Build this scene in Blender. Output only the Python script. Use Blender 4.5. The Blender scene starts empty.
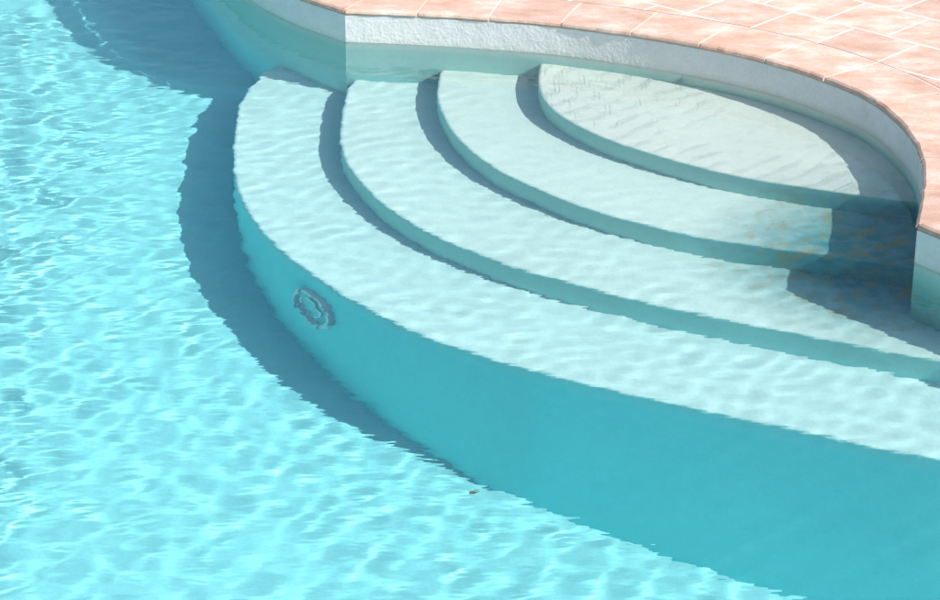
import bpy, bmesh, math, random
import numpy as np
from mathutils import Vector
random.seed(3); rng=np.random.default_rng(5)
S=bpy.context.scene
# ---------------- camera (balcony view, 8 m from the middle of the steps)
DIST=8.0; EL=math.radians(24.5)
cd=bpy.data.cameras.new("camera"); cam=bpy.data.objects.new("camera",cd)
S.collection.objects.link(cam); S.camera=cam
cam.location=(0,-DIST*math.cos(EL),DIST*math.sin(EL)); cam.rotation_euler=(math.radians(90)-EL,0,0)
cd.sensor_width=36; cd.lens=92.9; cd.clip_end=2000
# ---------------- plan of the pool, metres, water level z=0
ZW=0.12
def pts(s):
    a=[float(x)/1000 for x in s.split(",")]; return list(zip(a[::2],a[1::2]))
wl=pts("-2112,6482,-1665,5131,-1366,4265,-1105,3532,-928,3158,-742,2893,-535,2680")
wa=pts("-535,2680,-128,2625,296,2529,545,2435,788,2316,1023,2175,1247,1987,1421,1783,1547,1574,1620,1309,1644,1067,1627,817,1580,579,1517,309")
wb=pts("1517,309,1636,163,1878,-107,2249,-523")
zs=[-.13,-.31,-.49,-.67]
noses=[pts("302,2544,284,2315,299,2096,362,1896,511,1660,695,1476,875,1329,1089,1197,1443,1048,1659,970"),
 pts("-129,2597,-138,2312,-111,2076,-52,1827,78,1527,266,1273,483,1060,695,910,905,800,1216,684,1580,552"),
 pts("-528,2578,-536,2197,-516,1863,-452,1600,-325,1301,-149,1038,109,779,321,625,528,492,797,346,1059,220,1330,89,1566,-9,1726,-40,1872,25,1963,213"),
 pts("-916,2958,-983,2646,-984,2260,-950,1826,-877,1473,-755,1144,-628,922,-449,661,-246,428,-69,275,170,111,434,-33,754,-194,1064,-337,1364,-476,1542,-547,1778,-619,2027,-622,2228,-506")]
corner=(1.536,.788); landc=(1.136,1.647)
def cr(P,n=10):
    P=[np.array(p,float) for p in P]; P=[2*P[0]-P[1]]+P+[2*P[-1]-P[-2]]; out=[]
    for i in range(1,len(P)-2):
        a,b,c,d=P[i-1:i+3]
        for k in range(n):
            t=k/n
            out.append(.5*((2*b)+(-a+c)*t+(2*a-5*b+4*c-d)*t*t+(-a+3*b-3*c+d)*t**3))
    out.append(P[-2]); return out
def nlink(nt,a,b): nt.links.new(a,b)
def mat(name):
    m=bpy.data.materials.new(name); m.use_nodes=True; return m,m.node_tree,m.node_tree.nodes["Principled BSDF"]
def obj(name,verts,faces,m=None,parent=None,smooth=False):
    me=bpy.data.meshes.new(name); me.from_pydata([tuple(v) for v in verts],[],faces); me.update()
    o=bpy.data.objects.new(name,me); S.collection.objects.link(o)
    if m: me.materials.append(m)
    if parent: o.parent=parent
    if smooth:
        for p in me.polygons: p.use_smooth=True
    return o
# ---------------- materials
def plaster():
    m,nt,b=mat("pool_plaster"); N=nt.nodes
    def MR(src,a,b_,c,d):
        q=N.new("ShaderNodeMapRange"); q.inputs[1].default_value=a;q.inputs[2].default_value=b_;q.inputs[3].default_value=c;q.inputs[4].default_value=d
        nlink(nt,src,q.inputs[0]); return q.outputs[0]
    def MA(op,x,y):
        q=N.new("ShaderNodeMath"); q.operation=op
        for i,s in enumerate((x,y)):
            if isinstance(s,(int,float)): q.inputs[i].default_value=s
            else: nlink(nt,s,q.inputs[i])
        return q.outputs[0]
    def NZ(sc,det,rough=.5):
        q=N.new("ShaderNodeTexNoise"); q.inputs["Scale"].default_value=sc; q.inputs["Detail"].default_value=det; q.inputs["Roughness"].default_value=rough
        nlink(nt,g.outputs["Position"],q.inputs["Vector"]); return q.outputs[0]
    def MIX(f,a,c):
        q=N.new("ShaderNodeMix"); q.data_type='RGBA'; nlink(nt,f,q.inputs[0]); nlink(nt,a,q.inputs[6])
        if isinstance(c,tuple): q.inputs[7].default_value=c
        else: nlink(nt,c,q.inputs[7])
        return q.outputs[2]
    g=N.new("ShaderNodeNewGeometry"); sp=N.new("ShaderNodeSeparateXYZ"); nlink(nt,g.outputs["Position"],sp.inputs[0])
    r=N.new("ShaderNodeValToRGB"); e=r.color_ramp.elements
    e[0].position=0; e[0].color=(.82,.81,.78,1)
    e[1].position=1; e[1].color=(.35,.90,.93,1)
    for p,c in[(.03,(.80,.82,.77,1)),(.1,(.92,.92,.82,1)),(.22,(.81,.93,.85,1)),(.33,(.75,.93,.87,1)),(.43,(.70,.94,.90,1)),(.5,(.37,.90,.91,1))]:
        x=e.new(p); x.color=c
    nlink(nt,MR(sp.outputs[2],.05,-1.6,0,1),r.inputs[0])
    n1=NZ(2.2,4); n2=NZ(80,3); n3=NZ(16,4)
    vm=N.new("ShaderNodeVectorMath"); vm.operation='SCALE'; nlink(nt,r.outputs[0],vm.inputs[0])
    nlink(nt,MA('MULTIPLY',MA('MULTIPLY',MR(n1,.3,.7,.96,1.02),MR(n3,.35,.7,1.02,.97)),MR(n2,.3,.7,.95,1.02)),vm.inputs["Scale"])
    col=vm.outputs[0]
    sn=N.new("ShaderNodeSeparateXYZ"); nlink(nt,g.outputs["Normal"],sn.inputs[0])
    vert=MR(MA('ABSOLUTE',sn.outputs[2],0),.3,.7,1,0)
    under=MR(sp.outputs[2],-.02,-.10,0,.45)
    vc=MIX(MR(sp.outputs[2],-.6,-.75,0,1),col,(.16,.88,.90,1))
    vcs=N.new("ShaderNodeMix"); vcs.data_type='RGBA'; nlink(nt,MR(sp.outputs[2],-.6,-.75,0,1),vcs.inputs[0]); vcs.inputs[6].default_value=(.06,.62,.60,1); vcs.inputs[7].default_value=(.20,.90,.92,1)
    col=MIX(MA('MULTIPLY',vert,under),col,vcs.outputs[2])  # riser shade put into the colour of upright underwater faces, lightened when deep
    wlm=MR(MA('ABSOLUTE',MA('ADD',sp.outputs[2],.005),0),.0,.03,1,0)
    col=MIX(MA('MULTIPLY',wlm,MR(n1,.35,.7,.15,.5)),col,(.42,.45,.36,1))
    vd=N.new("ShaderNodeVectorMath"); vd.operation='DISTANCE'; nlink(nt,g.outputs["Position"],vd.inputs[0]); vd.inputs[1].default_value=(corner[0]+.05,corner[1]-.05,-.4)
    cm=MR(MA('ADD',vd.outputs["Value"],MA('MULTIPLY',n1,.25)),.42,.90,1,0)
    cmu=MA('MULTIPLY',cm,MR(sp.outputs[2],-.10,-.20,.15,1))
    col=MIX(MA('MULTIPLY',cmu,MR(n3,.35,.6,.8,.97)),col,(.03,.29,.31,1))  # corner shade painted into the plaster as mottled dark teal
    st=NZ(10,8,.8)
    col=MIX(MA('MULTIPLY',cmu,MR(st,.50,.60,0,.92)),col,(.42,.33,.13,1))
    # faint deposits on the shallow landing
    col=MIX(MA('MULTIPLY',MR(st,.60,.68,0,.35),MR(sp.outputs[2],-.2,-.14,0,1)),col,(.50,.48,.34,1))
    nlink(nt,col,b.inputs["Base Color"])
    bp=N.new("ShaderNodeBump"); bp.inputs["Distance"].default_value=.005
    nlink(nt,MR(sp.outputs[2],-.05,.0,.12,.5),bp.inputs["Strength"])
    nlink(nt,MA('ADD',n2,MA('MULTIPLY',n3,1.6)),bp.inputs["Height"])
    df=N.new("ShaderNodeBsdfDiffuse"); nlink(nt,col,df.inputs[0]); nlink(nt,bp.outputs[0],df.inputs["Normal"])
    nlink(nt,df.outputs[0],N["Material Output"].inputs[0]); N.remove(b)
    return m
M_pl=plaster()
def terracotta(name,brick):
    m,nt,b=mat(name); N=nt.nodes
    g=N.new("ShaderNodeNewGeometry")
    n1=N.new("ShaderNodeTexNoise"); n1.inputs["Scale"].default_value=6; n1.inputs["Detail"].default_value=9; n1.inputs["Roughness"].default_value=.75
    mp0=N.new("ShaderNodeMapping"); mp0.inputs["Scale"].default_value=(.8,1.4,1); mp0.inputs["Rotation"].default_value=(0,0,.6)
    nlink(nt,g.outputs["Position"],mp0.inputs[0]); nlink(nt,mp0.outputs[0],n1.inputs["Vector"])
    r=N.new("ShaderNodeValToRGB"); e=r.color_ramp.elements
    e[0].position=.33; e[0].color=(.56,.33,.24,1); e[1].position=.68; e[1].color=(.80,.69,.60,1)
    x=e.new(.5); x.color=(.69,.46,.36,1)
    nlink(nt,n1.outputs[0],r.inputs[0])
    mul=N.new("ShaderNodeVectorMath"); mul.operation='SCALE'; nlink(nt,r.outputs[0],mul.inputs[0])
    n2=N.new("ShaderNodeTexNoise"); n2.inputs["Scale"].default_value=110; nlink(nt,g.outputs["Position"],n2.inputs["Vector"])
    bp=N.new("ShaderNodeBump"); bp.inputs["Strength"].default_value=.4; bp.inputs["Distance"].default_value=.004
    if brick:
        mp=N.new("ShaderNodeMapping"); mp.inputs["Rotation"].default_value=(0,0,math.radians(43))
        nlink(nt,g.outputs["Position"],mp.inputs[0])
        bt=N.new("ShaderNodeTexBrick"); bt.inputs["Scale"].default_value=1; bt.inputs["Brick Width"].default_value=.32
        bt.inputs["Row Height"].default_value=.32; bt.inputs["Mortar Size"].default_value=.008; bt.inputs["Mortar Smooth"].default_value=.4
        bt.inputs["Color1"].default_value=(.86,.86,.86,1); bt.inputs["Color2"].default_value=(1.1,1.1,1.1,1); bt.inputs["Mortar"].default_value=(1,1,1,1)
        nlink(nt,mp.outputs[0],bt.inputs["Vector"])
        sx=N.new("ShaderNodeSeparateColor"); nlink(nt,bt.outputs["Color"],sx.inputs[0]); nlink(nt,sx.outputs[0],mul.inputs["Scale"])
        mx=N.new("ShaderNodeMix"); mx.data_type='RGBA'; nlink(nt,bt.outputs["Fac"],mx.inputs[0]); nlink(nt,mul.outputs[0],mx.inputs[6]); mx.inputs[7].default_value=(.78,.71,.64,1)
        nlink(nt,mx.outputs[2],b.inputs["Base Color"])
        ma=N.new("ShaderNodeMath"); ma.operation='MULTIPLY_ADD'; nlink(nt,bt.outputs["Fac"],ma.inputs[0]); ma.inputs[1].default_value=-1.0; nlink(nt,n2.outputs[0],ma.inputs[2])
        nlink(nt,ma.outputs[0],bp.inputs["Height"])
    else:
        mr=N.new("ShaderNodeMapRange"); mr.inputs[3].default_value=.86; mr.inputs[4].default_value=1.1
        nlink(nt,g.outputs["Random Per Island"],mr.inputs[0]); nlink(nt,mr.outputs[0],mul.inputs["Scale"])
        nlink(nt,mul.outputs[0],b.inputs["Base Color"]); nlink(nt,n2.outputs[0],bp.inputs["Height"])
    nlink(nt,bp.outputs[0],b.inputs["Normal"]); b.inputs["Roughness"].default_value=.75
    return m
M_cop=terracotta("terracotta_coping",False); M_ter=terracotta("terracotta_paving",True)
M_mor,nt,b=mat("mortar"); b.inputs["Base Color"].default_value=(.68,.59,.51,1); b.inputs["Roughness"].default_value=.9
M_lt,nt,b=mat("light_trim"); b.inputs["Base Color"].default_value=(.72,.94,.94,1); b.inputs["Roughness"].default_value=.35
M_gl,nt,b=mat("light_lens"); b.inputs["Base Color"].default_value=(.22,.72,.76,1); b.inputs["Roughness"].default_value=.2
M_lf,nt,b=mat("dry_leaf"); b.inputs["Base Color"].default_value=(.16,.13,.05,1); b.inputs["Roughness"].default_value=.8
M_w=bpy.data.materials.new("pool_water"); M_w.use_nodes=True; nt=M_w.node_tree; nt.nodes.clear()
go=nt.nodes.new("ShaderNodeBsdfGlass"); go.inputs["IOR"].default_value=1.33; go.inputs["Roughness"].default_value=0; go.inputs["Color"].default_value=(.94,1,.995,1)
oo=nt.nodes.new("ShaderNodeOutputMaterial"); nlink(nt,go.outputs[0],oo.inputs[0])
# capillary ripples too small for the mesh
gg=nt.nodes.new("ShaderNodeNewGeometry"); mm=nt.nodes.new("ShaderNodeMapping"); mm.inputs["Scale"].default_value=(.6,1.4,1); mm.inputs["Rotation"].default_value=(0,0,-.4)
nlink(nt,gg.outputs["Position"],mm.inputs[0])
nz=nt.nodes.new("ShaderNodeTexNoise"); nz.inputs["Scale"].default_value=21; nz.inputs["Detail"].default_value=1; nlink(nt,mm.outputs[0],nz.inputs["Vector"])
bw=nt.nodes.new("ShaderNodeBump"); bw.inputs["Strength"].default_value=1; bw.inputs["Distance"].default_value=.0008
nlink(nt,nz.outputs[0],bw.inputs["Height"]); nlink(nt,bw.outputs[0],go.inputs["Normal"])
# ---------------- outline
L=cr(wl); Ar=cr(wa); R=cr(wb)
close=[np.array(p) for p in[(4.5,-2.6),(5.0,-5.4),(0,-5.6),(-6,-5.2),(-7,0),(-6.4,7.4),(-3.2,7.8)]]
loop=L[:-1]+Ar[:-1]+R+close
iA=len(L)-1; iB=iA+len(Ar)-1
n=len(loop)
def norms(loop):
    out=[]
    for i in range(len(loop)):
        a,b,c=loop[i-1],loop[i],loop[(i+1)%len(loop)]
        d1=(b-a)/np.linalg.norm(b-a); d2=(c-b)/np.linalg.norm(c-b)
        n1=np.array([-d1[1],d1[0]]); n2=np.array([-d2[1],d2[0]])
        m=(n1+n2); m/=np.linalg.norm(m); out.append(m/max(.45,m@n1))
    base=[o.copy() for o in out]
    for ic in(iA,iB):
        for sgn in(-1,1):
            s=0; i=ic
            while True:
                j=i+sgn; s+=np.linalg.norm(loop[j%len(loop)]-loop[i%len(loop)]); i=j
                if s>.42: break
                w=1-s/.42; out[j%len(loop)]=base[j%len(loop)]*(1-w)+base[ic]*w
    return out
NR=norms(loop)
def off(d): return [p+q*d for p,q in zip(loop,NR)]
v=[(p[0],p[1],z) for z in(ZW,-2.7) for p in loop]
f=[(i,(i+1)%n,n+(i+1)%n,n+i) for i in range(n)]
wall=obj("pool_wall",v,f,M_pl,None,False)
def fD(x,y):
    D=1.38+.05*(x+.57)-.31*(y-.93)
    return -(1.08+ (np.log1p(np.exp((D-1.08)*9))-np.log1p(np.exp((D-2.1)*9)))/9)
def grid(name,xs,ys,zf,m):
    X,Y=np.meshgrid(xs,ys); Z=zf(X,Y); nx,ny=len(xs),len(ys)
    co=np.stack([X,Y,Z],-1).reshape(-1,3).astype(np.float32)
    idx=np.arange(nx*ny).reshape(ny,nx)
    q=np.stack([idx[:-1,:-1],idx[:-1,1:],idx[1:,1:],idx[1:,:-1]],-1).reshape(-1,4).astype(np.int32)
    me=bpy.data.meshes.new(name); me.vertices.add(len(co)); me.vertices.foreach_set("co",co.ravel())
    me.loops.add(q.size); me.loops.foreach_set("vertex_index",q.ravel())
    me.polygons.add(len(q)); me.polygons.foreach_set("loop_start",np.arange(0,q.size,4,dtype=np.int32))
    me.polygons.foreach_set("loop_total",np.full(len(q),4,dtype=np.int32))
    me.polygons.foreach_set("use_smooth",np.ones(len(q),dtype=bool))
    me.update(calc_edges=True); me.materials.append(m)
    o=bpy.data.objects.new(name,me); S.collection.objects.link(o); return o
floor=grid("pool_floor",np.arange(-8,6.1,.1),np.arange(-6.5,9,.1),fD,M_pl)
# ---------------- steps
steps=bpy.data.objects.new("pool_steps",None); S.collection.objects.link(steps)
backs=[[(2.2,1.6),(2.3,3.2),(.5,3.6)],[(2.3,1.0),(2.4,3.3),(0.2,3.6)],[(3.2,1.2),(3.2,3.6),(-.1,4.0)],[(3.8,.8),(3.6,3.8),(-.3,4.2)]]
rec=[]
for k,(ns,z) in enumerate(zip(noses,zs)):
    c=cr(ns,8)
    P=c+[np.array(p) for p in backs[k]]
    bm=bmesh.new()
    vt=[bm.verts.new((p[0],p[1],z)) for p in P]; vb=[bm.verts.new((p[0],p[1],-2.6)) for p in P]
    bm.faces.new(vt[::-1])
    for i in range(len(P)):
        j=(i+1)%len(P); bm.faces.new((vt[i],vt[j],vb[j],vb[i]))
    bmesh.ops.recalc_face_normals(bm,faces=bm.faces)
    ed=[e for e in bm.edges if abs(e.verts[0].co.z-z)<1e-5 and abs(e.verts[1].co.z-z)<1e-5]
    bmesh.ops.bevel(bm,geom=ed,offset=.014,segments=3,profile=.5,affect='EDGES')
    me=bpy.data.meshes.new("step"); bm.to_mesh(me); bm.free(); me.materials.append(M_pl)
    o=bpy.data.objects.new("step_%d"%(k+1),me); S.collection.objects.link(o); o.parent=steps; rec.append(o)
# ---------------- underwater light on the deep riser
lt=bpy.data.objects.new("pool_light",None); S.collection.objects.link(lt)
lt.location=(-.573,.829,-.945); lt.rotation_euler=Vector((-.825,-.566,0)).to_track_quat('Z','Y').to_euler()
def lathe(name,prof,m,seg=48):
    v=[];f=[]
    for r,h in prof:
        for s in range(seg):
            a=2*math.pi*s/seg; v.append((r*math.cos(a),r*math.sin(a),h))
    for a in range(len(prof)-1):
        for s in range(seg):
            t=(s+1)%seg; f.append((a*seg+s,a*seg+t,(a+1)*seg+t,(a+1)*seg+s))
    o=obj(name,v,f,m,lt,True); rec.append(o)
lathe("trim_ring",[(.135,-.03),(.137,.01),(.13,.02),(.118,.022),(.110,.014),(.106,.002)],M_lt)
lathe("lens",[(.107,.003),(.085,.006),(.075,.01),(.05,.014),(.001,.016)],M_gl)
lathe("lens_ring",[(.072,.006),(.07,.018),(.062,.02),(.056,.012)],M_lt)
for a in range(4):
    t=a*math.pi/2+.6
    v=[]
    for z_ in(0.015,.028):
        for s in range(8):
            v.append((.122*math.cos(t)+.007*math.cos(s*math.pi/4),.122*math.sin(t)+.007*math.sin(s*math.pi/4),z_))
    f=[(s,(s+1)%8,8+(s+1)%8,8+s) for s in range(8)]+[tuple(range(8,16))]
    rec.append(obj("screw_%d"%(a+1),v,f,M_gl,lt))
# fallen leaf on the floor by the foot of the steps
lx,ly=.0,.12; lz=float(fD(lx,ly))
prof=[(0,.004),(.008,.010),(.018,.014),(.028,.011),(.036,.005),(.045,.001)]
v=[];f=[]
for i,(a,w_) in enumerate(prof):
    for s in(-1,0,1): v.append((lx+a*.8-s*w_*.6,ly+a*.6+s*w_*.8,lz+.006+abs(s)*.006+.08*a))
for i in range(5):
    for s in range(2): f.append((i*3+s,i*3+s+1,i*3+s+4,i*3+s+3))
rec.append(obj("fallen_leaf",v,f,M_lf,None,True))
# ---------------- coping tiles
cum=[0]
for i in range(n): cum.append(cum[-1]+np.linalg.norm(loop[(i+1)%n]-loop[i]))
cum=np.array(cum)
LP=np.array(loop+[loop[0]]); NN=np.array(NR+[NR[0]])
def at(s):
    return np.array([np.interp(s,cum,LP[:,0]),np.interp(s,cum,LP[:,1])]),np.array([np.interp(s,cum,NN[:,0]),np.interp(s,cum,NN[:,1])])
cv=[];cf=[]
CT=ZW+.026
brk=[0,cum[iA],cum[iB],cum[iB+len(R)-1]]+[cum[i] for i in range(iB+len(R),n+1)]
for a,bb in zip(brk[:-1],brk[1:]):
    if bb-a<.05: continue
    m_=max(1,round((bb-a)/.31)); st=np.linspace(a,bb,m_+1)
    for s0,s1 in zip(st[:-1],st[1:]):
        g=.0055; dz=random.uniform(-.0012,.0015); do=random.uniform(-.003,.003)
        ss=np.linspace(s0+g,s1-g,9); base=len(cv)
        prof=[(.001+do,ZW+.002),(-.004+do,ZW+.010),(-.001+do,ZW+.019),(.008+do,CT),(.290,CT),(.296,CT-.004),(.296,ZW+.0)]
        for q_,s in enumerate(ss):
            p,q=at(s); jit=random.uniform(-.003,.003)
            for w_,(o_,z_) in enumerate(prof):
                w=p+q*(o_+(jit if w_<4 else 0)); cv.append((w[0],w[1],z_+dz))
        K_=len(prof)
        for i in range(8):
            for j in range(K_):
                j2=(j+1)%K_
                cf.append((base+i*K_+j,base+i*K_+j2,base+(i+1)*K_+j2,base+(i+1)*K_+j))
        cf.append(tuple(base+j for j in range(K_))); cf.append(tuple(base+8*K_+j for j in range(K_))[::-1])
cop=obj("pool_coping",cv,cf,M_cop)
bm=bmesh.new(); bm.from_mesh(cop.data); bmesh.ops.recalc_face_normals(bm,faces=bm.faces); bm.to_mesh(cop.data); bm.free()
v=[];f=[]
for o_,z_ in [(.002,ZW-.002),(.006,CT-.0035),(.306,CT-.0035)]:
    for p in off(o_): v.append((p[0],p[1],z_))
for a in range(2):
    for i in range(n): j=(i+1)%n; f.append((a*n+i,a*n+j,(a+1)*n+j,(a+1)*n+i))
obj("mortar_bed",v,f,M_mor,cop)
# ---------------- terrace
bm=bmesh.new()
inner=[bm.verts.new((p[0],p[1],CT-.002)) for p in off(.304)]
outer=[bm.verts.new((x,y,CT-.002)) for x,y in[(-400,-400),(400,-400),(400,400),(-400,400)]]
es=[bm.edges.new((l[i],l[(i+1)%len(l)])) for l in(inner,outer) for i in range(len(l))]
bmesh.ops.triangle_fill(bm,use_beauty=True,use_dissolve=False,edges=es)
for fc in bm.faces:
    if fc.normal.z<0: fc.normal_flip()
me=bpy.data.meshes.new("paved_terrace"); bm.to_mesh(me); bm.free(); me.materials.append(M_ter)
ter=bpy.data.objects.new("paved_terrace",me); S.collection.objects.link(ter)
# ---------------- water
def wset(X,Y,l0,l1,N_,mean,spread):
    Z=np.zeros_like(X); tot=0
    for i in range(N_):
        lam=l0*(l1/l0)**rng.random(); th=rng.normal(math.radians(mean),spread)
        k=2*math.pi/lam
        Z+=1/k*np.sin(k*(X*math.cos(th)+Y*math.sin(th))+rng.random()*6.283); tot+=.5
    return Z/math.sqrt(tot)
def waves(X,Y):
    X0,Y0=X,Y
    X=X+.05*np.sin(1.9*Y+.7*X0)+.02*np.sin(5.3*Y0+2*X0); Y=Y+.05*np.sin(2.3*X0-.8*Y0)+.02*np.sin(6.1*X0-1.3*Y0)
    fine=wset(X,Y,.065,.12,36,108,.6); med=wset(X,Y,.12,.34,36,110,.8); st=wset(X,Y,.12,.26,22,-22,.25)
    sm=lambda a,b,x:(lambda t:t*t*(3-2*t))(np.clip((x-a)/(b-a),0,1))
    left=1-sm(-1.25,-.5,X0+.12*(Y0))
    near=1-sm(-1.2,.4,Y0)
    calm=1-.78*np.exp(-(((X0-landc[0])/.75)**2+((Y0-landc[1])/.75)**2))
    return (fine*(.008+.013*left-.004*near)+med*(.0055+.0150*left*(1-.7*near))+st*(.001+.007*near*(.35+.65*left)))*calm
xs=np.concatenate([np.arange(-7.6,-2.6,.1),np.arange(-2.6,2.7,.018),np.arange(2.7,6,.1)])
ys=np.concatenate([np.arange(-6.2,-2.4,.1),np.arange(-2.4,3.8,.018),np.arange(3.8,8.6,.1)])
water=grid("pool_water",xs,ys,waves,M_w)
# ---------------- light
SE=math.radians(45); az=math.radians(-30)
sd=Vector((math.cos(az)*math.cos(SE),math.sin(az)*math.cos(SE),math.sin(SE)))
sl=bpy.data.lights.new("sun",'SUN'); sl.energy=5.0; sl.angle=math.radians(.5); sl.color=(1,.98,.94)
sun=bpy.data.objects.new("sun",sl); S.collection.objects.link(sun); sun.rotation_euler=sd.to_track_quat('Z','Y').to_euler()
w=bpy.data.worlds.new("World"); S.world=w; w.use_nodes=True; nt=w.node_tree
sk=nt.nodes.new("ShaderNodeTexSky"); sk.sky_type='NISHITA'; sk.sun_disc=False; sk.sun_elevation=SE; sk.sun_rotation=math.atan2(sd.x,sd.y); sk.dust_density=2.2
bg=nt.nodes["Background"]; nlink(nt,sk.outputs[0],bg.inputs[0]); bg.inputs[1].default_value=.15
sl.cycles.is_caustics_light=True; sl.cycles.max_bounces=2
w.cycles.sampling_method='NONE'
water.cycles.is_caustics_caster=True
for o in rec+[floor,wall]:
    o.cycles.is_caustics_receiver=True
S.view_settings.view_transform='Standard'; S.view_settings.look='None'; S.view_settings.exposure=0
